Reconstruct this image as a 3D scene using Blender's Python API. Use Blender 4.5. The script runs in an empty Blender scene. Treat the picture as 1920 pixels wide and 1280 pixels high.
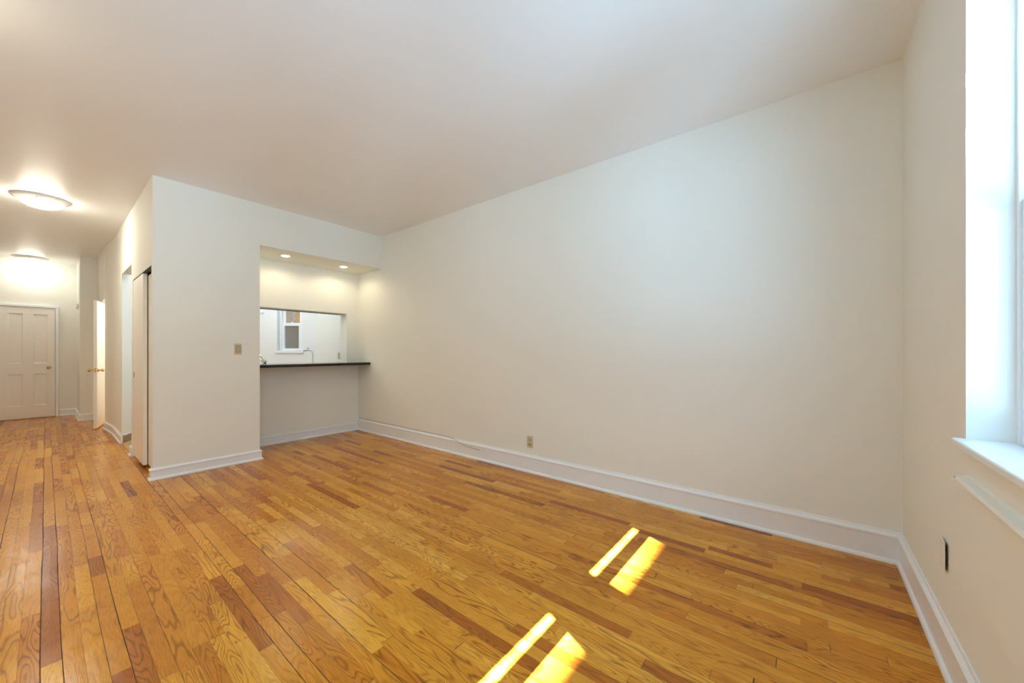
import bpy, bmesh, math, random
from mathutils import Vector, Matrix
random.seed(7)
C = bpy.context.scene.collection
S = bpy.context.scene
PI = math.pi

# ------------------------------------------------------------------ camera
YAW = 0.8982
FPX, CY = 696.1364, 659.12
cd = bpy.data.cameras.new('camera'); cam = bpy.data.objects.new('camera', cd); C.objects.link(cam)
cam.location = (0, 0, 1.27)
cam.rotation_euler = (PI/2, 0, -YAW)
cd.sensor_width = 36; cd.lens = FPX*36/1920; cd.shift_y = (CY-640)/1920
cd.clip_start = 0.02; cd.clip_end = 200
S.camera = cam

# ------------------------------------------------------------------ light
EXPOSURE = 0.13
SKY = 9.0
SUN = 300.0
S.view_settings.view_transform = 'Standard'; S.view_settings.look = 'None'
S.view_settings.exposure = EXPOSURE; S.view_settings.gamma = 1
S.view_settings.use_curve_mapping = False
S.cycles.use_denoising = True
S.cycles.max_bounces = 14; S.cycles.diffuse_bounces = 10; S.cycles.glossy_bounces = 5
S.cycles.transparent_max_bounces = 12
S.cycles.sample_clamp_indirect = 8
S.cycles.caustics_reflective = False; S.cycles.caustics_refractive = False
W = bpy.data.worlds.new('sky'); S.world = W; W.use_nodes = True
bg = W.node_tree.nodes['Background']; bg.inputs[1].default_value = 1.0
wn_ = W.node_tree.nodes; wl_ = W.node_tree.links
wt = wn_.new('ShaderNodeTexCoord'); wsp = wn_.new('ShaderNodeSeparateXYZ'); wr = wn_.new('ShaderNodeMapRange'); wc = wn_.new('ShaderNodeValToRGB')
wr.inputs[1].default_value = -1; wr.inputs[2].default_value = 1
STREET_FILL, FACADE_BAND = (0.40, 0.71, 1.0), (0.44, 0.73, 1.0)                         # unseen street and fronts, brightness bands added to lift the ceiling; open sky
stops = [(-1.0, STREET_FILL, 12), (-0.55, STREET_FILL, 16), (-0.42, STREET_FILL, 26), (-0.07, STREET_FILL, 26), (0.0, FACADE_BAND, 6), (0.22, FACADE_BAND, 6), (0.34, (0.37, 0.70, 1.0), SKY), (1.0, (0.37, 0.70, 1.0), SKY)]
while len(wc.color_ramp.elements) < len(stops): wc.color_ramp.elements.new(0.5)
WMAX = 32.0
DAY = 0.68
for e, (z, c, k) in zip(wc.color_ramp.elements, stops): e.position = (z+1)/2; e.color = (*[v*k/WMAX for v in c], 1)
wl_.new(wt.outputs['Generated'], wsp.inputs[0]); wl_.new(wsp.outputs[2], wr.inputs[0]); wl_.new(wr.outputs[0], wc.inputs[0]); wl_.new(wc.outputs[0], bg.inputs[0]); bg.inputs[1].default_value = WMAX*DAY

def light(name, kind, loc, energy, color, **k):
    l = bpy.data.lights.new(name, kind); l.energy = energy; l.color = color
    for a, v in k.items(): setattr(l, a, v)
    o = bpy.data.objects.new(name, l); o.location = loc; C.objects.link(o); return o
SUNDIR = Vector((0.41, 1.0, -1.595))                      # the way the sunlight travels
so = light('sun', 'SUN', (0, -6, 8), SUN, (0.93, 0.95, 1.0), angle=math.radians(0.53))
so.rotation_euler = SUNDIR.to_track_quat('-Z', 'Y').to_euler()

# ------------------------------------------------------------------ dimensions
H = 3.0149
XW, YN, YP, YE, XC, XD, ZS = 3.179, -0.4425, 5.0611, 5.748, 0.656, 1.574, 2.529
YEND, XL = 11.57, -1.35
WINX = [(1.27, 2.05), (0.155, 0.935), (-0.96, -0.18)]
WZ0, WZ1, YO = 0.93, 2.60, -0.648
for (a, b) in WINX:                                       # sky portals in the window openings
    p = light('daylight_portal', 'AREA', ((a+b)/2, YO-0.01, (WZ0+WZ1)/2), 1, (1, 1, 1), shape='RECTANGLE', size=b-a, size_y=WZ1-WZ0)
    p.rotation_euler = (PI/2, 0, 0); p.data.cycles.is_portal = True

# ------------------------------------------------------------------ node helpers
def mat(name):
    m = bpy.data.materials.new(name); m.use_nodes = True
    nt = m.node_tree; b = nt.nodes['Principled BSDF']
    return m, nt, b
def nd(nt, t, **k):
    n = nt.nodes.new(t)
    for a, v in k.items(): setattr(n, a, v)
    return n
def mth(nt, op, a, b=None, c=None):
    n = nd(nt, 'ShaderNodeMath', operation=op)
    for i, v in enumerate((a, b, c)):
        if v is None: continue
        if isinstance(v, (int, float)): n.inputs[i].default_value = v
        else: nt.links.new(v, n.inputs[i])
    return n.outputs[0]
def mix(nt, fac, a, b, mode='MIX'):
    n = nd(nt, 'ShaderNodeMix', data_type='RGBA', blend_type=mode)
    for i, v in ((0, fac), (6, a), (7, b)):
        if isinstance(v, (int, float)): n.inputs[i].default_value = v
        elif isinstance(v, tuple): n.inputs[i].default_value = (*v, 1)
        else: nt.links.new(v, n.inputs[i])
    return n.outputs[2]
def ramp(nt, fac, stops):
    n = nd(nt, 'ShaderNodeValToRGB'); cr = n.color_ramp
    while len(cr.elements) < len(stops): cr.elements.new(0.5)
    for e, (p, c) in zip(cr.elements, stops): e.position = p; e.color = (*c, 1)
    nt.links.new(fac, n.inputs[0]); return n.outputs[0]
def maprange(nt, v, a, b, c, d):
    n = nd(nt, 'ShaderNodeMapRange'); nt.links.new(v, n.inputs[0])
    for i, x in enumerate((a, b, c, d)): n.inputs[i+1].default_value = x
    return n.outputs[0]
def noise(nt, vec, scale, detail=2, rough=0.5, dist=0.0):
    n = nd(nt, 'ShaderNodeTexNoise'); n.inputs['Scale'].default_value = scale
    n.inputs['Detail'].default_value = detail; n.inputs['Roughness'].default_value = rough
    n.inputs['Distortion'].default_value = dist
    if vec is not None: nt.links.new(vec, n.inputs['Vector'])
    return n.outputs['Fac']
def bump(nt, b, height, strength, dist):
    n = nd(nt, 'ShaderNodeBump'); n.inputs['Strength'].default_value = strength; n.inputs['Distance'].default_value = dist
    nt.links.new(height, n.inputs['Height']); nt.links.new(n.outputs[0], b.inputs['Normal'])
def paint(name, col, rough, bscale=9.0, bstr=0.12, bdist=0.01, spec=0.5, fine=0.03):
    m, nt, b = mat(name); b.inputs['Roughness'].default_value = rough
    b.inputs['Specular IOR Level'].default_value = spec
    g = nd(nt, 'ShaderNodeNewGeometry')
    n1 = noise(nt, g.outputs['Position'], bscale, 3); n2 = noise(nt, g.outputs['Position'], 240, 2)
    hgt = mth(nt, 'ADD', n1, mth(nt, 'MULTIPLY', n2, fine))
    bump(nt, b, hgt, bstr, bdist)
    n3 = noise(nt, g.outputs['Position'], 1.3, 3)
    c = mix(nt, n3, tuple(x*0.985 for x in col), tuple(min(1, x*1.01) for x in col))
    nt.links.new(c, b.inputs['Base Color'])
    return m
def plain(name, col, rough=0.5, metal=0.0, spec=0.5, emit=None, strength=0.0, coat=0.0):
    m, nt, b = mat(name); b.inputs['Roughness'].default_value = rough; b.inputs['Metallic'].default_value = metal
    b.inputs['Specular IOR Level'].default_value = spec; b.inputs['Coat Weight'].default_value = coat
    g = nd(nt, 'ShaderNodeTexCoord'); n = noise(nt, g.outputs['Object'], 35, 2)
    nt.links.new(mix(nt, n, tuple(x*0.96 for x in col), tuple(min(1, x*1.03) for x in col)), b.inputs['Base Color'])
    if emit: b.inputs['Emission Color'].default_value = (*emit, 1); b.inputs['Emission Strength'].default_value = strength
    return m

M = {}
M['wall'] = paint('warm_white_wall_paint', (0.84, 0.845, 0.80), 0.7, 6, 0.10, 0.008, 0.2)
M['ceiling'] = paint('ceiling_paint', (0.90, 0.91, 0.91), 0.42, 2.2, 0.25, 0.012, 0.4)
M['trim'] = paint('trim_gloss_paint', (0.85, 0.875, 0.91), 0.32, 14, 0.10, 0.004, 0.5)
M['door'] = paint('door_paint', (0.86, 0.84, 0.80), 0.38, 14, 0.08, 0.004, 0.5)
M['kitchen'] = paint('kitchen_wall_paint', (0.84, 0.85, 0.86), 0.5, 6, 0.1, 0.008, 0.35)
M['granite'] = plain('black_granite', (0.008, 0.007, 0.007), 0.10)
M['brass'] = plain('polished_brass', (0.72, 0.47, 0.19), 0.22, 1.0)
M['chrome'] = plain('chrome', (0.75, 0.74, 0.70), 0.10, 1.0)
M['almond'] = plain('almond_plastic', (0.62, 0.54, 0.38), 0.4)
M['almond_dark'] = plain('darker_almond_plastic', (0.50, 0.42, 0.27), 0.4)  # darker almond for rocker and sockets
M['slot'] = plain('dark_slot', (0.03, 0.025, 0.02), 0.6)
M['plate'] = plain('painted_cover_plate', (0.80, 0.775, 0.74), 0.45)
M['nickel'] = plain('pale_nickel_rim', (0.88, 0.87, 0.84), 0.35, 0.1)
M['glass_lamp'] = plain('lit_frosted_glass', (0.95, 0.93, 0.88), 0.3, emit=(1.0, 0.94, 0.78), strength=72)
M['glass_lamp_dim'] = plain('dimmer_lit_frosted_glass', (0.95, 0.93, 0.88), 0.3, emit=(1.0, 0.95, 0.82), strength=24)
M['glass_lamp_fill'] = plain('fill_dome_lit_glass', (0.95, 0.93, 0.88), 0.3, emit=(1.0, 0.91, 0.64), strength=70)
M['bulb'] = plain('lit_halogen_bulb', (0.95, 0.9, 0.8), 0.3, emit=(1.0, 0.82, 0.55), strength=42)
M['cable'] = plain('grey_cable_sheath', (0.42, 0.39, 0.34), 0.5)
M['wcable'] = plain('pale_grey_cable_sheath', (0.50, 0.50, 0.51), 0.5)
M['track'] = plain('dark_metal_track', (0.03, 0.028, 0.025), 0.5, 0.4)
M['tilebase'] = plain('brown_tile_base', (0.30, 0.22, 0.13), 0.45)
M['kfloor'] = plain('tan_kitchen_floor_tile', (0.52, 0.33, 0.14), 0.35)
M['timber'] = plain('weathered_brown_timber', (0.20, 0.13, 0.06), 0.8)
M['seam'] = plain('dirty_shaded_seam', (0.48, 0.37, 0.27), 0.8)
M['cabinet'] = plain('white_cabinet_paint', (0.82, 0.82, 0.82), 0.4)
M['roof'] = plain('neighbour_facade', (0.55, 0.50, 0.45), 0.9)

def glass_mat():
    m, nt, b = mat('window_glass'); out = nt.nodes['Material Output']
    t = nd(nt, 'ShaderNodeBsdfTransparent'); t.inputs[0].default_value = (0.97, 0.98, 0.98, 1)
    g = nd(nt, 'ShaderNodeBsdfGlossy'); g.inputs['Roughness'].default_value = 0.02
    lw = nd(nt, 'ShaderNodeLayerWeight'); fr = mth(nt, 'MULTIPLY_ADD', mth(nt, 'POWER', lw.outputs['Facing'], 5.0), 0.9, 0.03)
    mx = nd(nt, 'ShaderNodeMixShader'); nt.links.new(fr, mx.inputs[0])
    nt.links.new(t.outputs[0], mx.inputs[1]); nt.links.new(g.outputs[0], mx.inputs[2]); nt.links.new(mx.outputs[0], out.inputs[0])
    return m
M['glass'] = glass_mat()
def screen_mat():
    m, nt, b = mat('grey_insect_screen'); out = nt.nodes['Material Output']
    t = nd(nt, 'ShaderNodeBsdfTransparent'); d = nd(nt, 'ShaderNodeBsdfDiffuse'); d.inputs[0].default_value = (0.22, 0.22, 0.22, 1)
    mx = nd(nt, 'ShaderNodeMixShader'); mx.inputs[0].default_value = 0.55
    nt.links.new(t.outputs[0], mx.inputs[1]); nt.links.new(d.outputs[0], mx.inputs[2]); nt.links.new(mx.outputs[0], out.inputs[0])
    return m
M['screen'] = screen_mat()
def brick_mat():
    m, nt, b = mat('grey_painted_brick'); b.inputs['Roughness'].default_value = 0.9
    tc = nd(nt, 'ShaderNodeTexCoord'); br = nd(nt, 'ShaderNodeTexBrick'); nt.links.new(tc.outputs['UV'], br.inputs['Vector'])
    sep = nd(nt, 'ShaderNodeSeparateXYZ'); nt.links.new(tc.outputs['Object'], sep.inputs[0])
    cb = nd(nt, 'ShaderNodeCombineXYZ'); nt.links.new(sep.outputs[0], cb.inputs[0]); nt.links.new(sep.outputs[2], cb.inputs[1])
    nt.links.new(cb.outputs[0], br.inputs['Vector'])
    br.inputs['Scale'].default_value = 4.5
    br.inputs['Color1'].default_value = (0.33, 0.29, 0.25, 1); br.inputs['Color2'].default_value = (0.42, 0.37, 0.32, 1); br.inputs['Mortar'].default_value = (0.22, 0.22, 0.22, 1)
    nt.links.new(br.outputs[0], b.inputs['Base Color']); return m
M['brick'] = brick_mat()

def floor_mat():
    m, nt, b = mat('oak_strip_floor')
    g = nd(nt, 'ShaderNodeNewGeometry'); sp = nd(nt, 'ShaderNodeSeparateXYZ'); nt.links.new(g.outputs['Position'], sp.inputs[0])
    X, Y = sp.outputs[0], sp.outputs[1]
    PW = 0.0578
    # strips wander a hair so that the joints are not ruled lines
    cb0 = nd(nt, 'ShaderNodeCombineXYZ'); nt.links.new(mth(nt, 'MULTIPLY', X, 0.9), cb0.inputs[0]); nt.links.new(mth(nt, 'MULTIPLY', Y, 0.55), cb0.inputs[1])
    wob = mth(nt, 'MULTIPLY', mth(nt, 'SUBTRACT', noise(nt, cb0.outputs[0], 1.0, 1), 0.5), 0.03)
    xs = mth(nt, 'DIVIDE', mth(nt, 'ADD', mth(nt, 'ADD', X, wob), 0.013), PW)
    row = mth(nt, 'FLOOR', xs); fx = mth(nt, 'FRACT', xs)
    def wn1(v, seed):
        n = nd(nt, 'ShaderNodeTexWhiteNoise', noise_dimensions='1D'); nt.links.new(mth(nt, 'ADD', v, seed), n.inputs['W']); return n.outputs['Value']
    ln = maprange(nt, wn1(row, 0.37), 0, 1, 0.42, 0.95)
    ys = mth(nt, 'DIVIDE', mth(nt, 'ADD', Y, mth(nt, 'MULTIPLY', wn1(row, 11.7), 3.0)), ln)
    # uneven board lengths inside a strip
    ysw = mth(nt, 'ADD', ys, mth(nt, 'MULTIPLY', mth(nt, 'SINE', mth(nt, 'ADD', mth(nt, 'MULTIPLY', ys, 2.3), mth(nt, 'MULTIPLY', row, 1.9))), 0.28))
    col = mth(nt, 'FLOOR', ysw); fy = mth(nt, 'FRACT', ysw)
    bid = nd(nt, 'ShaderNodeCombineXYZ'); nt.links.new(row, bid.inputs[0]); nt.links.new(col, bid.inputs[1])
    wn = nd(nt, 'ShaderNodeTexWhiteNoise', noise_dimensions='2D'); nt.links.new(bid.outputs[0], wn.inputs['Vector'])
    wsep = nd(nt, 'ShaderNodeSeparateColor'); nt.links.new(wn.outputs['Color'], wsep.inputs[0])
    r1, r2, r3 = wsep.outputs[0], wsep.outputs[1], wsep.outputs[2]
    base = ramp(nt, r1, [(0.0, (0.36, 0.098, 0.008)), (0.09, (0.54, 0.190, 0.012)), (0.5, (0.64, 0.265, 0.020)), (0.90, (0.72, 0.33, 0.030)), (1.0, (0.77, 0.39, 0.05))])
    # grain: cathedral arches, wandering per board
    gv = nd(nt, 'ShaderNodeCombineXYZ')
    nt.links.new(mth(nt, 'ADD', mth(nt, 'MULTIPLY', X, 10.0), mth(nt, 'MULTIPLY', r2, 60)), gv.inputs[0])
    nt.links.new(mth(nt, 'ADD', mth(nt, 'MULTIPLY', Y, 1.25), mth(nt, 'MULTIPLY', r3, 60)), gv.inputs[1])
    nt.links.new(mth(nt, 'MULTIPLY', r1, 40), gv.inputs[2])
    fld = noise(nt, gv.outputs[0], 1.0, 2.0, 0.45, 0.15)
    freq = maprange(nt, r3, 0, 1, 12, 34)
    rings = mth(nt, 'FRACT', mth(nt, 'MULTIPLY', fld, freq))
    rl = ramp(nt, rings, [(0.0, (0.0,)*3), (0.20, (0.85,)*3), (0.7, (1,)*3), (1.0, (0.0,)*3)])
    gstr = maprange(nt, r2, 0, 1, 0.18, 0.85)
    c1 = mix(nt, gstr, base, mix(nt, 1.0, base, mix(nt, rl, (0.36, 0.27, 0.20), (1.10, 1.10, 1.10)), 'MULTIPLY'))
    # long fine pores
    pv = nd(nt, 'ShaderNodeCombineXYZ'); nt.links.new(mth(nt, 'MULTIPLY', X, 420), pv.inputs[0]); nt.links.new(mth(nt, 'ADD', mth(nt, 'MULTIPLY', Y, 14), mth(nt, 'MULTIPLY', r1, 90)), pv.inputs[1])
    pores = noise(nt, pv.outputs[0], 1.0, 2, 0.6)
    c2 = mix(nt, 1.0, c1, ramp(nt, pores, [(0.3, (0.74, 0.70, 0.64)), (0.55, (1.0, 1.0, 1.0)), (0.8, (1.08, 1.08, 1.1))]), 'MULTIPLY')
    # blotches in the old finish
    big = noise(nt, g.outputs['Position'], 1.6, 4, 0.6)
    c3 = mix(nt, 1.0, c2, ramp(nt, big, [(0.25, (0.82, 0.78, 0.74)), (0.5, (1, 1, 1)), (0.75, (1.10, 1.10, 1.12))]), 'MULTIPLY')
    # joints
    ex = mth(nt, 'MULTIPLY', mth(nt, 'MINIMUM', fx, mth(nt, 'SUBTRACT', 1.0, fx)), PW)
    ey = mth(nt, 'MULTIPLY', mth(nt, 'MINIMUM', fy, mth(nt, 'SUBTRACT', 1.0, fy)), ln)
    jn = noise(nt, g.outputs['Position'], 1.1, 2); rr = wn1(mth(nt, 'FLOOR', mth(nt, 'ADD', xs, 0.5)), 3.3)
    jw = mth(nt, 'MULTIPLY', mth(nt, 'ADD', 0.00035, mth(nt, 'MULTIPLY', mth(nt, 'POWER', rr, 3.0), 0.0016)), maprange(nt, jn, 0.3, 0.7, 0.5, 1.5))
    jx = mth(nt, 'LESS_THAN', ex, jw)
    jy = mth(nt, 'LESS_THAN', ey, mth(nt, 'MULTIPLY', wn1(mth(nt, 'ADD', mth(nt, 'MULTIPLY', row, 7.3), mth(nt, 'FLOOR', mth(nt, 'ADD', ysw, 0.5))), 8.1), 0.0013))
    jt = mth(nt, 'MAXIMUM', jx, jy)
    c4 = mix(nt, mth(nt, 'MULTIPLY', jt, 0.88), c3, (0.035, 0.016, 0.006))
    # pale scuffs and paint specks
    sv = nd(nt, 'ShaderNodeMapping'); sv.inputs['Scale'].default_value = (70, 22, 1); sv.inputs['Rotation'].default_value = (0, 0, 0.5); nt.links.new(g.outputs['Position'], sv.inputs[0])
    scf = mth(nt, 'MULTIPLY', maprange(nt, noise(nt, sv.outputs[0], 1.0, 5, 0.7), 0.73, 0.82, 0, 1), maprange(nt, noise(nt, g.outputs['Position'], 1.3, 2), 0.52, 0.68, 0, 0.16))
    c5 = mix(nt, scf, c4, (0.75, 0.68, 0.62))
    vo = nd(nt, 'ShaderNodeTexVoronoi'); vo.inputs['Scale'].default_value = 7.0; vo.inputs['Randomness'].default_value = 1.0
    wv = nd(nt, 'ShaderNodeVectorMath', operation='ADD'); nz = nd(nt, 'ShaderNodeTexNoise'); nz.inputs['Scale'].default_value = 60
    nt.links.new(g.outputs['Position'], nz.inputs['Vector'])
    sc = nd(nt, 'ShaderNodeVectorMath', operation='SCALE'); sc.inputs['Scale'].default_value = 0.0015; nt.links.new(nz.outputs['Color'], sc.inputs[0])
    nt.links.new(g.outputs['Position'], wv.inputs[0]); nt.links.new(sc.outputs[0], wv.inputs[1]); nt.links.new(wv.outputs[0], vo.inputs['Vector'])
    vs = nd(nt, 'ShaderNodeSeparateColor'); nt.links.new(vo.outputs['Color'], vs.inputs[0])
    spk = mth(nt, 'MULTIPLY', mth(nt, 'LESS_THAN', vo.outputs['Distance'], mth(nt, 'MULTIPLY', vs.outputs[1], 0.014)), mth(nt, 'GREATER_THAN', vs.outputs[0], 0.90))
    c6 = mix(nt, mth(nt, 'MULTIPLY', spk, 0.85), c5, (0.80, 0.74, 0.66))
    nt.links.new(c6, b.inputs['Base Color'])
    rg = mth(nt, 'ADD', maprange(nt, noise(nt, g.outputs['Position'], 5, 4, 0.6), 0.3, 0.7, 0.13, 0.26), mth(nt, 'MULTIPLY', jt, 0.4))
    nt.links.new(rg, b.inputs['Roughness'])
    b.inputs['Specular IOR Level'].default_value = 0.28
    # gently cupped strips, brush marks across the varnish
    cup = mth(nt, 'MULTIPLY', mth(nt, 'ABSOLUTE', mth(nt, 'SUBTRACT', fx, 0.5)), 0.6)
    bv = nd(nt, 'ShaderNodeCombineXYZ'); nt.links.new(mth(nt, 'MULTIPLY', X, 12), bv.inputs[0]); nt.links.new(mth(nt, 'MULTIPLY', Y, 60), bv.inputs[1])
    brush = noise(nt, bv.outputs[0], 1.0, 3, 0.6)
    hg = mth(nt, 'ADD', mth(nt, 'SUBTRACT', mth(nt, 'MULTIPLY', brush, 0.55), cup), mth(nt, 'MULTIPLY', pores, 0.18))
    hg = mth(nt, 'SUBTRACT', hg, mth(nt, 'MULTIPLY', jt, 0.8))
    hg = mth(nt, 'ADD', hg, mth(nt, 'MULTIPLY', r3, 0.15))
    bump(nt, b, hg, 0.5, 0.0022)
    return m
M['floor'] = floor_mat()

# ------------------------------------------------------------------ mesh helpers
def box(bm, x0, x1, y0, y1, z0, z1, bev=0.0):
    r = bmesh.ops.create_cube(bm, size=1)
    vs = r['verts']
    bmesh.ops.scale(bm, vec=(x1-x0, y1-y0, z1-z0), verts=vs)
    bmesh.ops.translate(bm, vec=((x0+x1)/2, (y0+y1)/2, (z0+z1)/2), verts=vs)
    if bev > 0:
        es = list({e for v in vs for e in v.link_edges})
        bmesh.ops.bevel(bm, geom=es, offset=bev, segments=2, profile=0.5, affect='EDGES')
def prism(bm, pts, z0, z1, bev=0.0):
    lo = [bm.verts.new((x, y, z0)) for x, y in pts]; hi = [bm.verts.new((x, y, z1)) for x, y in pts]
    fs = [bm.faces.new(lo[::-1]), bm.faces.new(hi)]
    n = len(pts)
    for i in range(n): fs.append(bm.faces.new((lo[i], lo[(i+1) % n], hi[(i+1) % n], hi[i])))
    bmesh.ops.recalc_face_normals(bm, faces=fs)
    if bev > 0:
        es = list({e for f in fs for e in f.edges})
        bmesh.ops.bevel(bm, geom=es, offset=bev, segments=3, profile=0.5, affect='EDGES')
def lathe(bm, prof, n=48, cap=False, mtx=None):
    rings = []
    allv = []
    for r, z in prof:
        if r < 1e-6: v = [bm.verts.new((0, 0, z))]
        else: v = [bm.verts.new((r*math.cos(2*PI*k/n), r*math.sin(2*PI*k/n), z)) for k in range(n)]
        rings.append(v); allv += v
    fs = []
    for a, b in zip(rings, rings[1:]):
        for k in range(n):
            q = [a[k % len(a)], a[(k+1) % len(a)], b[(k+1) % len(b)], b[k % len(b)]]
            q2 = []
            for v in q:
                if v not in q2: q2.append(v)
            if len(q2) > 2: fs.append(bm.faces.new(q2))
    bmesh.ops.recalc_face_normals(bm, faces=fs)
    if mtx is not None: bmesh.ops.transform(bm, matrix=mtx, verts=allv)
    for f in fs: f.smooth = True
def tube(bm, pts, r, n=10):
    pts = [Vector(p) for p in pts]; rings = []
    rs = r if isinstance(r, (list, tuple)) else [r]*len(pts)
    up = Vector((0.13, 0.21, 1)).normalized()
    for i, p in enumerate(pts):
        t = (pts[min(i+1, len(pts)-1)] - pts[max(i-1, 0)]).normalized()
        a = t.cross(up)
        if a.length < 1e-3: a = t.cross(Vector((1, 0, 0)))
        a.normalize(); b = t.cross(a)
        rings.append([bm.verts.new(p + (a*math.cos(2*PI*k/n) + b*math.sin(2*PI*k/n))*rs[i]) for k in range(n)])
    fs = []
    for A, B in zip(rings, rings[1:]):
        for k in range(n): fs.append(bm.faces.new((A[k], A[(k+1) % n], B[(k+1) % n], B[k])))
    fs.append(bm.faces.new(rings[0][::-1])); fs.append(bm.faces.new(rings[-1]))
    bmesh.ops.recalc_face_normals(bm, faces=fs)
    for f in fs: f.smooth = True
def smoothpath(pts, k=6):
    P = [Vector(p) for p in pts]; out = []
    for i in range(len(P)-1):
        p0, p1, p2, p3 = P[max(i-1, 0)], P[i], P[i+1], P[min(i+2, len(P)-1)]
        for j in range(k):
            t = j/k
            out.append(0.5*((2*p1) + (p2-p0)*t + (2*p0-5*p1+4*p2-p3)*t*t + (3*p1-p0-3*p2+p3)*t**3))
    out.append(P[-1]); return out
def sweep(bm, path, prof, side):
    """profile [(offset from the wall, z)] along a plan polyline; side +1 = left of travel"""
    P = [Vector((x, y)) for x, y in path]; rows = []
    for i, p in enumerate(P):
        ns = []
        if i > 0: d = (P[i]-P[i-1]).normalized(); ns.append(Vector((-d.y, d.x))*side)
        if i < len(P)-1: d = (P[i+1]-P[i]).normalized(); ns.append(Vector((-d.y, d.x))*side)
        if len(ns) == 2: m = (ns[0]+ns[1]); m = m/max(0.3, m.dot(ns[0]))
        else: m = ns[0]
        rows.append([bm.verts.new((p.x+m.x*o, p.y+m.y*o, z)) for o, z in prof])
    fs = []; n = len(prof)
    for A, B in zip(rows, rows[1:]):
        for k in range(n): fs.append(bm.faces.new((A[k], A[(k+1) % n], B[(k+1) % n], B[k])))
    fs.append(bm.faces.new(rows[0])); fs.append(bm.faces.new(rows[-1][::-1]))
    bmesh.ops.recalc_face_normals(bm, faces=fs)
def cut_wall(bm, x0, x1, z0, z1, y0, y1, holes):
    """wall slab along X with rectangular holes (hx0,hx1,hz0,hz1), one closed surface"""
    xs = sorted({x0, x1, *[h[0] for h in holes], *[h[1] for h in holes]}); zs = sorted({z0, z1, *[h[2] for h in holes], *[h[3] for h in holes]})
    nx, nz = len(xs)-1, len(zs)-1
    def full(i, j):
        if not (0 <= i < nx and 0 <= j < nz): return False
        mx, mz = (xs[i]+xs[i+1])/2, (zs[j]+zs[j+1])/2
        return not any(h[0] < mx < h[1] and h[2] < mz < h[3] for h in holes)
    V = {}
    def v(i, k, j):
        if (i, k, j) not in V: V[i, k, j] = bm.verts.new((xs[i], (y0, y1)[k], zs[j]))
        return V[i, k, j]
    for i in range(nx):
        for j in range(nz):
            if not full(i, j): continue
            for k in (0, 1): bm.faces.new((v(i, k, j), v(i+1, k, j), v(i+1, k, j+1), v(i, k, j+1)))
            if not full(i-1, j): bm.faces.new((v(i, 0, j), v(i, 1, j), v(i, 1, j+1), v(i, 0, j+1)))
            if not full(i+1, j): bm.faces.new((v(i+1, 0, j), v(i+1, 1, j), v(i+1, 1, j+1), v(i+1, 0, j+1)))
            if not full(i, j-1): bm.faces.new((v(i, 0, j), v(i, 1, j), v(i+1, 1, j), v(i+1, 0, j)))
            if not full(i, j+1): bm.faces.new((v(i, 0, j+1), v(i, 1, j+1), v(i+1, 1, j+1), v(i+1, 0, j+1)))
    bmesh.ops.recalc_face_normals(bm, faces=bm.faces)
def weld(bm): bmesh.ops.remove_doubles(bm, verts=bm.verts, dist=1e-5)
def obj(name, bm, m, parent=None, smooth=False):
    me = bpy.data.meshes.new(name); bm.to_mesh(me); bm.free()
    o = bpy.data.objects.new(name, me); C.objects.link(o)
    me.materials.append(m)
    if smooth:
        for p in me.polygons: p.use_smooth = True
    if parent: o.parent = parent
    return o
def new(): return bmesh.new()
def tag(o, label=None, cat=None, group=None, kind=None):
    if label: o['label'] = label
    if cat: o['category'] = cat
    if group: o['group'] = group
    if kind: o['kind'] = kind
    return o
def empty(name, loc=(0, 0, 0), rz=0.0):
    o = bpy.data.objects.new(name, None); C.objects.link(o); o.location = loc; o.rotation_euler = (0, 0, rz)
    o.empty_display_size = 0.1
    return o
def struct(name, bm, m, label, cat):
    return tag(obj(name, bm, m), label, cat, kind='structure')

# ------------------------------------------------------------------ shell
bm = new(); box(bm, XL-0.2, XW+0.2, -0.82, YEND+0.2, -0.12, 0); struct('floor', bm, M['floor'], 'glossy amber oak strip floor running through room and hall', 'floor')
bm = new(); box(bm, XC+0.004, XW, YE+0.21, 8.4, 0.0005, 0.006); struct('floor_kitchen', bm, M['kfloor'], 'tan kitchen floor seen through the hall opening', 'floor')
bm = new(); box(bm, XL-0.2, XW+0.2, -0.82, YEND+0.2, H, H+0.15); struct('ceiling', bm, M['ceiling'], 'white painted plaster ceiling over room and hall', 'ceiling')
bm = new(); box(bm, XW, XW+0.15, -0.82, 7.25, 0, H); struct('wall_front', bm, M['wall'], 'long blank white wall opposite the camera', 'wall')
bm = new(); cut_wall(bm, XL-0.15, XW, 0, H, YO, YN, [(a, b, WZ0, WZ1) for a, b in WINX]); struct('wall_right', bm, M['wall'], 'beige-lit wall at right that holds the windows', 'wall')
bm = new(); box(bm, XL-0.15, XL, YN, YEND, 0, H); struct('wall_left', bm, M['wall'], 'white side wall left of the camera', 'wall')
bm = new(); box(bm, XL-0.15, 0.80, YEND, YEND+0.15, 0, H); struct('wall_end', bm, M['wall'], 'white wall with panelled door at end of hall', 'wall')
# partition with closet behind it
bm = new()
box(bm, XC, XD, YP, YP+0.06, 0, H)
box(bm, XC, XC+0.10, YP+0.06, 6.39, 2.135, H)
box(bm, XD-0.10, XD, YP+0.06, 6.50, 0, H)
box(bm, XC, XD-0.10, 6.39, 6.50, 0, H)
struct('wall_partition', bm, M['wall'], 'white partition jutting out beside the hall, with light switch', 'wall')
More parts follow.
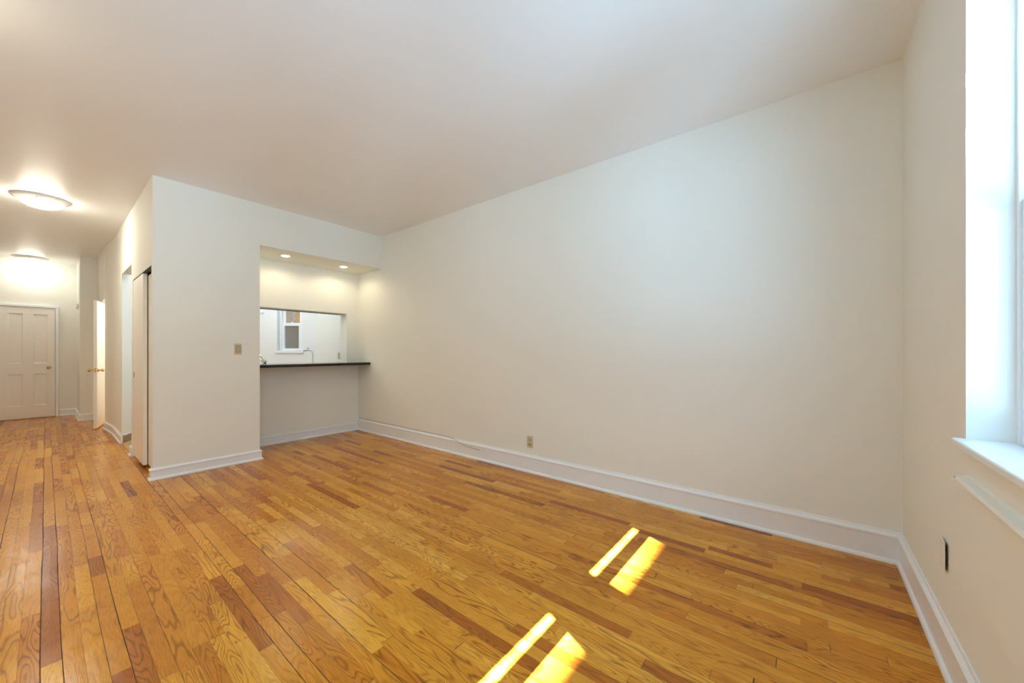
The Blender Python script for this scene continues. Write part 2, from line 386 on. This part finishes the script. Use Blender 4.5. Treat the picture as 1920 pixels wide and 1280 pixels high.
# soffit over the alcove, and the alcove back wall with its pass-through
bm = new(); box(bm, XD, XW, YP, YE, ZS, H); struct('ceiling_soffit', bm, M['wall'], 'dropped white soffit above the alcove', 'soffit')
bm = new(); box(bm, XD, XW, YE, YE+0.207, 0, 1.065); struct('wall_alcove', bm, M['wall'], 'white half wall under the bar counter', 'wall')
bm = new(); box(bm, XD, XW, YE, YE+0.207, 1.874, H); struct('wall_header', bm, M['wall'], 'white wall over the pass-through, lit by two downlights', 'wall')
bm = new(); box(bm, 2.987, XW, YE, YE+0.207, 1.065, 1.874); struct('wall_jamb_right', bm, M['wall'], 'short wall right of the pass-through', 'wall')
bm = new(); box(bm, XD, 1.62, YE, YE+0.207, 1.065, 1.874); struct('wall_jamb_left', bm, M['wall'], 'short wall left of the pass-through', 'wall')
# hall wall beyond the kitchen opening
bm = new()
box(bm, XC, 0.98, 6.50, 7.42, 2.345, H)
prism(bm, [(XC, 7.42), (1.2, 8.4), (1.2, 9.12), (0.610, 9.12), (0.632, 8.75), (XC, 8.40)], 0, H)
box(bm, 0.605, 0.72, 9.12, 9.80, 2.14, H)
box(bm, 0.605, 0.72, 9.80, 10.44, 0, H)
struct('wall_hall', bm, M['wall'], 'white hall wall between kitchen opening and ajar door', 'wall')
bm = new(); box(bm, 0.39, 0.80, 10.44, YEND, 0, H); struct('wall_pier', bm, M['wall'], 'shaded square pier just before end of the hall', 'wall')
# bathroom behind the ajar door
bm = new(); box(bm, 1.95, 2.05, 9.02, 10.55, 0, H); box(bm, 1.2, 1.95, 9.02, 9.12, 0, H); box(bm, 0.80, 1.95, 10.44, 10.54, 0, H)
struct('wall_bathroom', bm, M['wall'], 'white walls of the small room behind the ajar door', 'wall')
light('bathroom_fill', 'POINT', (1.35, 9.75, 2.3), 22, (1.0, 0.90, 0.80), shadow_soft_size=0.10)  # unseen source added to brighten the inner face of the ajar door
# kitchen: airshaft wall runs diagonally and carries a small window
bm = new(); box(bm, 1.2, 2.50, 8.10, 8.2, 0, H); struct('wall_kitchen', bm, M['kitchen'], 'white kitchen back wall left of the small window', 'wall')
DA, DB = Vector((XW, 7.25, 0)), Vector((2.50, 8.10, 0))
dd = (DB-DA).normalized(); dn = Vector((dd.y, -dd.x, 0))            # dn points outdoors
if dn.x < 0: dn = -dn
DL = (DB-DA).length
DM = Matrix((( dd.x, dn.x, 0, DA.x), (dd.y, dn.y, 0, DA.y), (0, 0, 1, 0), (0, 0, 0, 1)))  # local x along the wall, y outdoors
def pix_on_diag(u):
    k = (u-960)/FPX
    D = Vector((math.sin(YAW)+k*math.cos(YAW), math.cos(YAW)-k*math.sin(YAW), 0))
    # DA + s*dd = t*D
    det = D.x*(-dd.y) + dd.x*D.y
    t = (DA.x*(-dd.y) + dd.x*DA.y)/det
    P = D*t
    return (P-DA).dot(dd), P.x*math.sin(YAW)+P.y*math.cos(YAW)
def pix_on_plane(u, y):
    k = (u-960)/FPX
    D = Vector((math.sin(YAW)+k*math.cos(YAW), math.cos(YAW)-k*math.sin(YAW), 0)); A = DA+dn*y
    det = D.x*(-dd.y) + dd.x*D.y; t = (A.x*(-dd.y) + dd.x*A.y)/det
    return (D*t-A).dot(dd)
def zat(v, d): return 1.27 + (CY-v)*d/FPX
sR, dR = pix_on_diag(566.5); sL, dL = pix_on_diag(519.5)
KZ0, KZ1 = 1.27, 2.35
bm = new(); cut_wall(bm, -0.15, DL+0.08, 0, H, 0, 0.26, [(sR, sL, KZ0, KZ1)])
bmesh.ops.transform(bm, matrix=DM, verts=bm.verts)
struct('wall_airshaft', bm, M['kitchen'], 'white diagonal kitchen wall with the small window', 'wall')
light('kitchen_fill', 'POINT', (1.9, 7.0, 2.55), 22, (0.86, 0.94, 1.0), shadow_soft_size=0.14)  # point light without a fixture, added to brighten the kitchen
# outdoors
for nm, lb, bx in (('wall_outside', 'grey painted brick wall seen outside the kitchen window', (-0.85, DL+0.85, 1.5, 1.65, -0.5, 5.6)), ('wall_outside_left', 'added brick side wall of the kitchen shaft, limiting sky light', (DL+0.7, DL+0.85, 0.262, 1.499, -0.5, 5.6)), ('wall_outside_right', 'other added shaft wall outside the kitchen, limiting sky light', (-0.85, -0.7, 0.262, 1.499, -0.5, 5.6)), ('floor_outside', 'added floor closing the shaft outside the kitchen, limiting sky light', (-0.85, DL+0.85, 0.262, 1.65, -0.6, -0.501))):
    bm = new(); box(bm, *bx); bmesh.ops.transform(bm, matrix=DM, verts=bm.verts); struct(nm, bm, M['brick'], lb, 'wall')  # shaft sides and floor are unseen, added to limit sky light
bm = new(); box(bm, -7.2, -2.2, -22, -12.6, -12, 21.47); tag(obj('neighbour_building', bm, M['roof']), 'tall building across the street outside the windows', 'building', kind='structure')

# ------------------------------------------------------------------ baseboards and trim
def base_prof(h, t=0.016):
    return [(0, 0.0005), (0.030, 0.0005), (0.030, 0.010), (0.026, 0.019), (0.018, 0.024), (t, 0.026), (t, h*0.78), (t+0.005, h*0.80), (t+0.006, h*0.86), (t+0.001, h*0.90), (t*0.55, h*0.94), (0.006, h), (0, h)]
def base(name, path, side, h, label, m='trim'):
    bm = new(); sweep(bm, path, base_prof(h), side); return struct(name, bm, M[m], label, 'baseboard')
base('baseboard_front', [(XW, YE), (XW, YN)], -1, 0.190, 'tall white baseboard along the long blank wall')
base('baseboard_right', [(XW, YN), (XL, YN)], -1, 0.185, 'white baseboard under the windows')
base('baseboard_partition', [(XC, YP+0.06), (XC, YP), (XD, YP), (XD, YE)], -1, 0.116, 'white baseboard wrapping foot of the partition')
base('baseboard_alcove', [(XD, YE), (XW, YE)], -1, 0.122, 'white baseboard on the alcove back wall under the counter')
base('baseboard_jamb', [(XC+0.30, 6.50), (XC, 6.50), (XC, 6.40)], -1, 0.125, 'short white baseboard return between closet and kitchen opening')
base('baseboard_hall', [(XC, 7.425), (XC, 8.40), (0.632, 8.75), (0.610, 9.10)], 1, 0.125, 'white baseboard along hall wall beyond the kitchen opening')
base('baseboard_pier', [(0.60, 10.44), (0.39, 10.44), (0.39, YEND)], 1, 0.125, 'white baseboard around the shaded pier in the hall')
base('baseboard_end', [(0.39, YEND), (0.165, YEND)], 1, 0.135, 'short white baseboard right of the panelled hall door')
bm = new(); sweep(bm, [(XC+0.012, 7.44), (1.2, 8.42)], [(0, 0.0065), (0.012, 0.0065), (0.012, 0.105), (0, 0.105)], -1)
struct('trim_1', bm, M['tilebase'], 'brown base strip inside the kitchen opening', 'trim')
bm = new(); sweep(bm, [(XC+0.012, 7.44), (1.2, 8.42)], [(0, 0.1055), (0.014, 0.1055), (0.010, 0.118), (0, 0.118)], -1)
struct('trim_2', bm, M['trim'], 'thin white cap over the brown base strip', 'trim')

# ------------------------------------------------------------------ street windows
def window(n, a, b, label):
    root = empty('window_%d' % n, ((a+b)/2, YN, WZ0)); tag(root, label, 'window', kind='structure')
    L = Matrix.Translation((-(a+b)/2, -YN, -WZ0))
    def part(name, bm, m, par=root):
        bmesh.ops.transform(bm, matrix=L, verts=bm.verts); return obj(name, bm, m, par)
    # frame lining and stops inside the reveal
    bm = new()
    for x0, x1 in ((a, a+0.018), (b-0.018, b)): box(bm, x0, x1, YO+0.001, -0.553, WZ0+0.03, WZ1, 0.002)
    box(bm, a, b, YO+0.001, -0.553, WZ1-0.012, WZ1, 0.002)
    part('window_frame', bm, M['trim'])
    def sash(z0, z1, y0, y1, st, top, bot):
        bm = new()
        box(bm, a+0.019, a+0.019+st, y0, y1, z0, z1, 0.003); box(bm, b-0.019-st, b-0.019, y0, y1, z0, z1, 0.003)
        box(bm, a+0.019+st, b-0.019-st, y0, y1, z1-top, z1, 0.003); box(bm, a+0.019+st, b-0.019-st, y0, y1, z0, z0+bot, 0.003)
        s = part('sash', bm, M['trim'])
        bm = new(); yy = (y0+y1)/2; box(bm, a+0.019+st-0.004, b-0.019-st+0.004, yy-0.002, yy+0.002, z0+bot-0.004, z1-top+0.004)
        g = part('glass', bm, M['glass'], s)
    zm = 1.76
    sash(WZ0+0.032, zm+0.02, -0.598, -0.560, 0.038, 0.045, 0.075)       # lower sash, inside
    sash(zm-0.02, 2.475, -0.642, -0.604, 0.030, 0.090, 0.045)           # upper sash, let down a little
    # stool with horns, rounded nose
    bm = new()
    pts = [(a+0.001, -0.553), (b-0.001, -0.553), (b-0.001, YN+0.001), (b+0.006, YN+0.001), (b+0.006, YN+0.035), (a-0.006, YN+0.035), (a-0.006, YN+0.001), (a+0.001, YN+0.001)]
    prism(bm, pts, WZ0+0.001, WZ0+0.030, 0.008); part('sill', bm, M['trim'])
    bm = new(); box(bm, a+0.001, b-0.001, YO-0.03, -0.553, WZ0+0.001, WZ0+0.030); part('outer_sill', bm, M['trim'])
    bm = new(); box(bm, a-0.06, b+0.06, YN+0.0005, YN+0.007, WZ0-0.045, WZ0+0.0005, 0.002); part('apron', bm, M['wall'])
    return root
window(1, *WINX[0], 'white double-hung window at right edge with deep bright reveal and stool')
window(2, *WINX[1], 'second white double-hung window along the same wall, behind the camera')
window(3, *WINX[2], 'added third white double-hung window, unseen behind the camera, for more daylight')  # extra window put in to let in more daylight
# painted cover panel and ledge under the first window
bm = new(); box(bm, 1.00, 2.175, YN+0.0005, YN+0.013, 0.432, 0.788, 0.003); struct('trim_3', bm, M['wall'], 'flush painted access panel below the window', 'panel')
bm = new(); box(bm, 0.995, 2.179, YN+0.0003, YN+0.0035, 0.427, 0.791); struct('trim_7', bm, M['seam'], 'dirty seam around the access panel, with the gap shade painted in', 'seam')  # brown strip stands for dirt and shade in the gap
bm = new(); sweep(bm, [(1.10, YN), (2.02, YN)], [(0.0005, 0.803), (0.022, 0.803), (0.031, 0.808), (0.033, 0.817), (0.030, 0.825), (0.026, 0.828), (0.008, 0.832), (0.0005, 0.840)], 1)
struct('trim_4', bm, M['wall'], 'narrow painted ledge moulding between panel and window stool', 'moulding')

# ------------------------------------------------------------------ doors
def knob(parent, at, axis):
    ax = Vector(axis).normalized(); q = ax.to_track_quat('Z', 'Y').to_matrix().to_4x4()
    bm = new(); mt = Matrix.Translation(at) @ q
    lathe(bm, [(0, 0), (0.030, 0), (0.030, 0.004), (0.024, 0.009), (0.012, 0.012), (0.010, 0.030), (0.014, 0.038), (0.024, 0.044), (0.028, 0.055), (0.025, 0.066), (0.014, 0.073), (0, 0.074)], 24, mtx=mt)
    return obj('door_knob', bm, M['brass'], parent, True)
# panelled door at end of hall
root = empty('door_1', (-0.20, YEND, 0)); tag(root, 'closed four-panel white door at far end of hall', 'door', kind='structure')
LX = 0.20
def rect_panel_door(parent, w0, w1, z0, z1, panels, y_face, th):
    """stiles and rails around recessed panels, one mesh"""
    bm = new()
    xs = sorted({w0, w1, *[p[0] for p in panels], *[p[1] for p in panels]}); zs = sorted({z0, z1, *[p[2] for p in panels], *[p[3] for p in panels]})
    for a, b in zip(xs, xs[1:]):
        for c, d in zip(zs, zs[1:]):
            if any(p[0] <= a+1e-6 and p[1] >= b-1e-6 and p[2] <= c+1e-6 and p[3] >= d-1e-6 for p in panels):
                box(bm, a, b, y_face+0.012, y_face+th, c, d)
                # sloped moulding around the recess
                m_ = 0.018
                o = [(a, c), (b, c), (b, d), (a, d)]; i_ = [(a+m_, c+m_), (b-m_, c+m_), (b-m_, d-m_), (a+m_, d-m_)]
                ov = [bm.verts.new((x, y_face+0.002, z)) for x, z in o]; iv = [bm.verts.new((x, y_face+0.0115, z)) for x, z in i_]
                for k in range(4): bm.faces.new((ov[k], ov[(k+1) % 4], iv[(k+1) % 4], iv[k]))
            else: box(bm, a, b, y_face, y_face+th, c, d)
    return obj('door_leaf', bm, M['door'], parent)
f0 = -0.031
rect_panel_door(root, -0.545+LX, 0.113+LX, 0.014, 2.112, [(-0.442+LX, -0.269+LX, 0.245, 0.847), (-0.152+LX, 0.019+LX, 0.245, 0.847), (-0.442+LX, -0.269+LX, 1.045, 1.99), (-0.152+LX, 0.019+LX, 1.045, 1.99)], f0, 0.03)
bm = new()
box(bm, 0.118+LX, 0.158+LX, -0.045, -0.001, 0, 2.160, 0.004); box(bm, -0.595+LX, -0.550+LX, -0.045, -0.001, 0, 2.160, 0.004); box(bm, -0.550+LX, 0.118+LX, -0.045, -0.001, 2.117, 2.160, 0.004)
obj('door_casing', bm, M['trim'], root)
knob(root, (0.036+LX, f0, 0.965), (0, -1, 0))
# door standing ajar on the right of the hall
hp, lp = Vector((0.652, 9.72, 0)), Vector((0.522, 9.12, 0))
dv = (lp-hp); LW = dv.length; ang = math.atan2(dv.y, dv.x)
root = empty('door_2', hp, ang); tag(root, 'white door standing ajar on the right side of hall, seen edge-on', 'door', kind='structure')
# local x runs hinge -> latch edge; local -y is towards the hall
bm = new(); box(bm, 0, LW, -0.040, 0, 0.014, 2.115, 0.002); obj('door_leaf', bm, M['door'], root)
knob(root, (LW-0.06, 0, 0.965), (0, 1, 0)); knob(root, (LW-0.06, -0.040, 0.965), (0, -1, 0))
bm = new(); box(bm, LW-0.001, LW+0.0015, -0.032, -0.008, 0.93, 1.00); obj('latch_plate', bm, M['brass'], root)
# closet bypass doors
def leaf(n, x0, x1, y0, y1, z0, z1, label):
    root = empty('door_%d' % n, ((x0+x1)/2, (y0+y1)/2, 0)); tag(root, label, 'door', kind='structure')
    bm = new(); box(bm, x0, x1, y0, y1, z0, z1, 0.0015); bmesh.ops.translate(bm, vec=-Vector(root.location), verts=bm.verts); obj('door_leaf', bm, M['door'], root)
    return root
r = leaf(3, 0.660, 0.694, 5.670, 6.385, 0.030, 2.126, 'front white sliding closet door leaf beside the partition')
bm = new(); lathe(bm, [(0, 0.0), (0.020, 0.0), (0.024, 0.002), (0.024, 0.003), (0.019, 0.0035), (0.0, 0.0008)], 24, mtx=Matrix.Translation((-0.0172, 0.30, 0.995)) @ Matrix.Rotation(-PI/2, 4, 'Y') @ Matrix.Diagonal((1.6, 0.9, 0.5, 1)))
obj('finger_pull', bm, M['slot'], r, True)
leaf(4, 0.702, 0.734, 5.125, 5.790, 0.030, 2.108, 'rear white sliding closet door leaf behind the front one')
bm = new(); box(bm, 0.657, 0.742, 5.123, 6.388, 2.128, 2.1345); tag(obj('trim_5', bm, M['track']), 'dark closet door track under the header', 'track', kind='structure')

# ------------------------------------------------------------------ alcove counter
bm = new()
pts = [(XD+0.001, YE-0.377), (XW-0.001, YE-0.377), (XW-0.001, YE-0.0005), (2.9865, YE-0.0005), (2.9865, YE+0.235), (1.6205, YE+0.235), (1.6205, YE-0.0005), (XD+0.001, YE-0.0005)]
prism(bm, pts, 1.0655, 1.103, 0.006)
tag(obj('bar_counter', bm, M['granite']), 'black polished stone bar counter running through the pass-through', 'counter')
bm = new(); box(bm, 1.6205, 2.9865, YE+0.196, YE+0.2065, 1.865, 1.8735); struct('trim_6', bm, M['track'], 'dark strip under head of the pass-through', 'trim')
# kitchen base unit behind the half wall, with the tap on it
root = empty('kitchen_cabinet', (2.35, 6.25, 0.006)); tag(root, 'low white kitchen cabinet hidden behind the half wall under the tap', 'cabinet')
bm = new(); box(bm, -0.75, 0.82, -0.27, 0.30, 0, 0.87); obj('body', bm, M['cabinet'], root)
bm = new(); box(bm, -0.76, 0.825, -0.275, 0.33, 0.871, 0.909, 0.004); obj('worktop', bm, M['granite'], root)
Rv = Vector((math.cos(YAW), -math.sin(YAW), 0))
FB = Vector((1.965, 6.12, 0.9155))
root = empty('kitchen_tap', FB); tag(root, 'chrome tap with tilted lever rising behind left end of the bar counter', 'tap')
bm = new(); lathe(bm, [(0, 0), (0.030, 0), (0.030, 0.008), (0.022, 0.014), (0.021, 0.190), (0.024, 0.205), (0.022, 0.225), (0.012, 0.236), (0, 0.238)], 24); obj('body', bm, M['chrome'], root, True)
bm = new(); a = Vector((0, 0, 0.215)); tube(bm, [a+Rv*0.02+Vector((0, 0, -0.01)), a-Rv*0.01+Vector((0, 0, 0.02)), a-Rv*0.045+Vector((0, 0, 0.06)), a-Rv*0.075+Vector((0, 0, 0.095))], [0.015, 0.019, 0.016, 0.012], 14); obj('lever', bm, M['chrome'], root, True)
bm = new(); tube(bm, smoothpath([Vector((0, 0, 0.17)), -Rv*0.05+Vector((0, 0.02, 0.235)), -Rv*0.11+Vector((0, 0.06, 0.25)), -Rv*0.15+Vector((0, 0.08, 0.21))]), 0.011, 12); obj('spout', bm, M['chrome'], root, True)

# ------------------------------------------------------------------ kitchen window
root = empty('window_4'); root.matrix_world = DM @ Matrix.Translation((0, 0, KZ0)); tag(root, 'small white kitchen window with grey screen, seen through pass-through', 'window', kind='structure')
yS = 0.08
sa, sb = pix_on_diag(566-4.6)[0], pix_on_diag(530.5-4.6)[0]         # sash span
bm = new(); box(bm, sR+0.001, sa, yS-0.05, yS+0.07, 0.02, KZ1-KZ0, 0.002); box(bm, sb, sL-0.001, yS+0.002, yS+0.07, 0.02, KZ1-KZ0, 0.002); box(bm, sb, sb+0.018, yS-0.045, yS+0.001, 0.02, KZ1-KZ0, 0.002)
obj('window_frame', bm, M['trim'], root)
def ksash(z0, z1, y0, y1, top, bot, side):
    a_, b_ = sa+0.001, sb-0.001
    bm = new(); box(bm, a_, a_+side, y0, y1, z0, z1, 0.002); box(bm, b_-side, b_, y0, y1, z0, z1, 0.002); box(bm, a_+side, b_-side, y0, y1, z1-top, z1, 0.002); box(bm, a_+side, b_-side, y0, y1, z0, z0+bot, 0.002)
    s = obj('sash', bm, M['trim'], root)
    bm = new(); ym = (y0+y1)/2; box(bm, a_+side-0.003, b_-side+0.003, ym-0.002, ym+0.002, z0+bot-0.003, z1-top+0.003); obj('glass', bm, M['glass'], s)
    return a_, b_, s
a_, b_, s = ksash(0.022, 0.545, yS-0.03, yS+0.005, 0.055, 0.040, 0.040)
ksash(0.50, KZ1-KZ0, yS+0.008, yS+0.04, 0.05, 0.045, 0.030)
bm = new(); box(bm, a_+0.01, b_-0.01, yS+0.05, yS+0.053, 0.03, 0.53); obj('insect_screen', bm, M['screen'], root)
bm = new(); lathe(bm, [(0, 0), (0.022, 0), (0.020, 0.010), (0.010, 0.016), (0, 0.017)], 16, mtx=Matrix.Translation(((a_+b_)/2, yS-0.012, 0.545))); obj('sash_lock', bm, M['trim'], root, True)
bm = new(); box(bm, sR+0.001, sL-0.001, 0.0, 0.20, 0.0005, 0.018, 0.003); box(bm, sR-0.03, sL+0.02, -0.028, -0.001, -0.026, 0.018, 0.004); obj('sill', bm, M['trim'], root)
# timber post outside
bm = new(); box(bm, 0, 0.10, 0, 0.09, 0, 3.6, 0.006)
sP = pix_on_plane(562.5, 1.20)
po = obj('timber_post', bm, M['timber']); po.matrix_world = DM @ Matrix.Translation((sP, 1.20, -0.5)); tag(po, 'weathered brown timber upright outside the small kitchen window', 'post')
# cable from sill to the corner of the wall, and the stud above it
def on_diag(u, v, off):
    s_, d_ = pix_on_diag(u); p = DA+dd*s_-dn*off; p.z = zat(v, d_); return p
bm = new(); tube(bm, smoothpath([on_diag(568.5, 658.2, 0.006), on_diag(571, 656.9, 0.006), on_diag(577, 656.2, 0.006), on_diag(582, 657, 0.006), on_diag(585.5, 659.5, 0.006), on_diag(586.6, 664, 0.006), on_diag(586.6, 672, 0.006), on_diag(586.6, 690, 0.006)]), 0.006, 8)
tag(obj('wall_cable', bm, M['wcable']), 'pale grey cable looping down kitchen wall right of the small window', 'cable')
bm = new(); p = on_diag(577.5, 652.7, 0.0005); lathe(bm, [(0, 0), (0.016, 0), (0.016, 0.006), (0.010, 0.012), (0, 0.013)], 16, mtx=Matrix.Translation(p) @ (-dn).to_track_quat('Z', 'Y').to_matrix().to_4x4())
tag(obj('wall_button', bm, M['wcable'], None, True), 'tiny round grey button on kitchen wall above the cable', 'button')
bm = new(); s_, d_ = pix_on_diag(491.5); p = on_diag(494.5, 587, 0.001)
tube(bm, [p, p-dn*0.035, p-dn*0.045+dd*0.05], 0.006, 8); tag(obj('wall_hook', bm, M['cable']), 'small dark hook high on kitchen wall at left of pass-through', 'hook')

# ------------------------------------------------------------------ small wall things
def plate_frame(root, w, h, t, m, bev=0.003):
    bm = new(); box(bm, -w/2, w/2, -t, 0, -h/2, h/2, bev); return obj('cover_plate', bm, m, root)
# local frame: x along the wall, -y out of the wall
root = empty('light_switch', (1.3585, YP-0.0005, 1.300)); tag(root, 'almond rocker light switch on the partition', 'light switch')
plate_frame(root, 0.072, 0.122, 0.007, M['almond'])
bm = new(); box(bm, -0.018, 0.018, -0.012, -0.0065, -0.036, 0.036, 0.002); obj('rocker', bm, M['almond_dark'], root)
bm = new(); box(bm, -0.021, 0.021, -0.0078, -0.0068, -0.039, 0.039); obj('rocker_gap', bm, M['slot'], root)
def outlet(loc, rz, label, m, md):
    root = empty('power_outlet', loc, rz); tag(root, label, 'outlet')
    plate_frame(root, 0.074, 0.122, 0.006, m)
    for s in (-1, 1):
        bm = new(); lathe(bm, [(0, 0), (0.0165, 0), (0.0165, 0.003), (0.0150, 0.0035), (0, 0.0035)], 24, mtx=Matrix.Translation((0, -0.0058, s*0.021)) @ Matrix.Rotation(PI/2, 4, 'X'))
        f = obj('socket', bm, md, root)
        bm = new()
        for x in (-0.006, 0.006): box(bm, x-0.0012, x+0.0012, -0.0100, -0.0093, s*0.021-0.001, s*0.021+0.008)
        lathe(bm, [(0, 0), (0.0026, 0), (0.0026, 0.0007), (0, 0.0007)], 12, mtx=Matrix.Translation((0, -0.0093, s*0.021-0.008)) @ Matrix.Rotation(PI/2, 4, 'X'))
        obj('slots', bm, M['slot'], f)
    bm = new(); lathe(bm, [(0, 0), (0.003, 0), (0.002, 0.0015), (0, 0.0015)], 12, mtx=Matrix.Translation((0, -0.006, 0)) @ Matrix.Rotation(PI/2, 4, 'X')); obj('screw', bm, M['nickel'], root)
    return root
outlet((XW-0.0005, 2.288, 0.323), -PI/2, 'almond power outlet low on the long blank wall', M['almond'], M['almond_dark'])
outlet((XW-0.0005, 6.38, 1.20), -PI/2, 'almond power outlet just inside kitchen, at right end of pass-through', M['almond'], M['almond_dark'])
# loose blank plate by the corner, swung off the wall along one edge
root = empty('blank_wall_plate', (2.335, YN+0.004, 0.440), PI-math.radians(3.5)); tag(root, 'painted wall plate sprung loose beside the window panel', 'wall plate')
bm = new(); box(bm, 0, 0.078, -0.006, 0, -0.062, 0.062, 0.002); obj('cover_plate', bm, M['plate'], root)
bm = new(); box(bm, 0.030, 0.074, 0.0004, 0.0025, -0.050, 0.050); obj('electrical_box_rim', bm, M['slot'], root)
# little fitting on the pier
root = empty('wall_sensor', (0.3895, 10.95, 2.14)); tag(root, 'small white fitting high on the lit side of the hall pier', 'wall fitting')
bm = new(); box(bm, -0.022, 0, -0.04, 0.04, -0.05, 0.05, 0.006); obj('housing', bm, M['plate'], root)
bm = new(); box(bm, -0.030, -0.0215, -0.012, 0.012, -0.038, -0.014, 0.003); obj('button', bm, M['cable'], root)
# thin cable lying along the top of the long baseboard
pts = [(5.705, 0.198), (5.31, 0.197), (4.713, 0.197), (4.142, 0.196), (3.745, 0.196), (3.50, 0.192), (3.40, 0.170), (3.29, 0.140), (3.127, 0.126), (3.0, 0.122)]
def off(z): return 0.006 if z > 0.185 else 0.020
bm = new(); tube(bm, smoothpath([(XW-off(z), y, z) for y, z in pts], 5), 0.0035, 8)
tag(obj('baseboard_cable', bm, M['cable']), 'thin grey cable lying along top of the long baseboard by the alcove', 'cable')

# ------------------------------------------------------------------ ceiling lamps
def dome(loc, label, s=1.0, gm='glass_lamp'):
    root = empty('ceiling_light', loc); tag(root, label, 'ceiling light', 'flush dome lights along the hall')
    bm = new(); lathe(bm, [(0, -0.001), (0.205*s, -0.001), (0.215*s, -0.006), (0.213*s, -0.013), (0.195*s, -0.020), (0.172*s, -0.040), (0.160*s, -0.042), (0.158*s, -0.030), (0, -0.029)], 64); obj('rim', bm, M['nickel'], root, True)
    bm = new(); lathe(bm, [(0.157*s, -0.032)] + [(0.160*s*math.cos(t), -0.040-0.072*math.sin(t)) for t in [k*PI/2/12 for k in range(12)]] + [(0, -0.112)], 64); obj('glass_bowl', bm, M[gm], root, True)
    for k in range(3):
        bm = new(); t = 0.35+2*PI*k/3; lathe(bm, [(0, 0), (0.007, 0), (0.007, 0.016), (0.004, 0.018), (0, 0.018)], 12, mtx=Matrix.Translation((0.170*s*math.cos(t), 0.170*s*math.sin(t), -0.036)) @ Matrix.Rotation(PI/2, 4, Vector((-math.sin(t), math.cos(t), 0)))); obj('thumb_screw', bm, M['nickel'], root, True)
    return root
dome((-0.03, 6.83, H), 'nearer lit dome light on the hall ceiling')
r = dome((-0.55, 3.10, H), 'added dome light over the living room, out of view, for warm fill', gm='glass_lamp_fill'); del r['group']  # unseen dome, added as warm fill for room and ceiling
dome((-0.175, 11.26, H), 'farther lit dome light on the hall ceiling, above the panelled door', gm='glass_lamp_dim')
def downlight(x, y, label):
    root = empty('recessed_light', (x, y, ZS)); tag(root, label, 'recessed light', 'recessed lights in the alcove soffit')
    bm = new(); lathe(bm, [(0.046, -0.0008), (0.062, -0.0008), (0.062, -0.004), (0.056, -0.006), (0.047, -0.003), (0.046, -0.0008)], 40); obj('trim_ring', bm, M['trim'], root, True)
    bm = new(); lathe(bm, [(0, -0.0012), (0.045, -0.0012), (0.044, -0.004), (0.030, -0.010), (0, -0.012)], 40); obj('bulb', bm, M['bulb'], root, True)
    l = light('recessed_light_beam', 'SPOT', (0, 0, -0.02), 7.5, (1.0, 0.86, 0.60), spot_size=math.radians(166), spot_blend=0.45, shadow_soft_size=0.03)
    l.parent = root
downlight(1.96, 5.36, 'left lit recessed downlight in the alcove soffit')
downlight(2.751, 5.385, 'right lit recessed downlight in the alcove soffit, by the long wall')
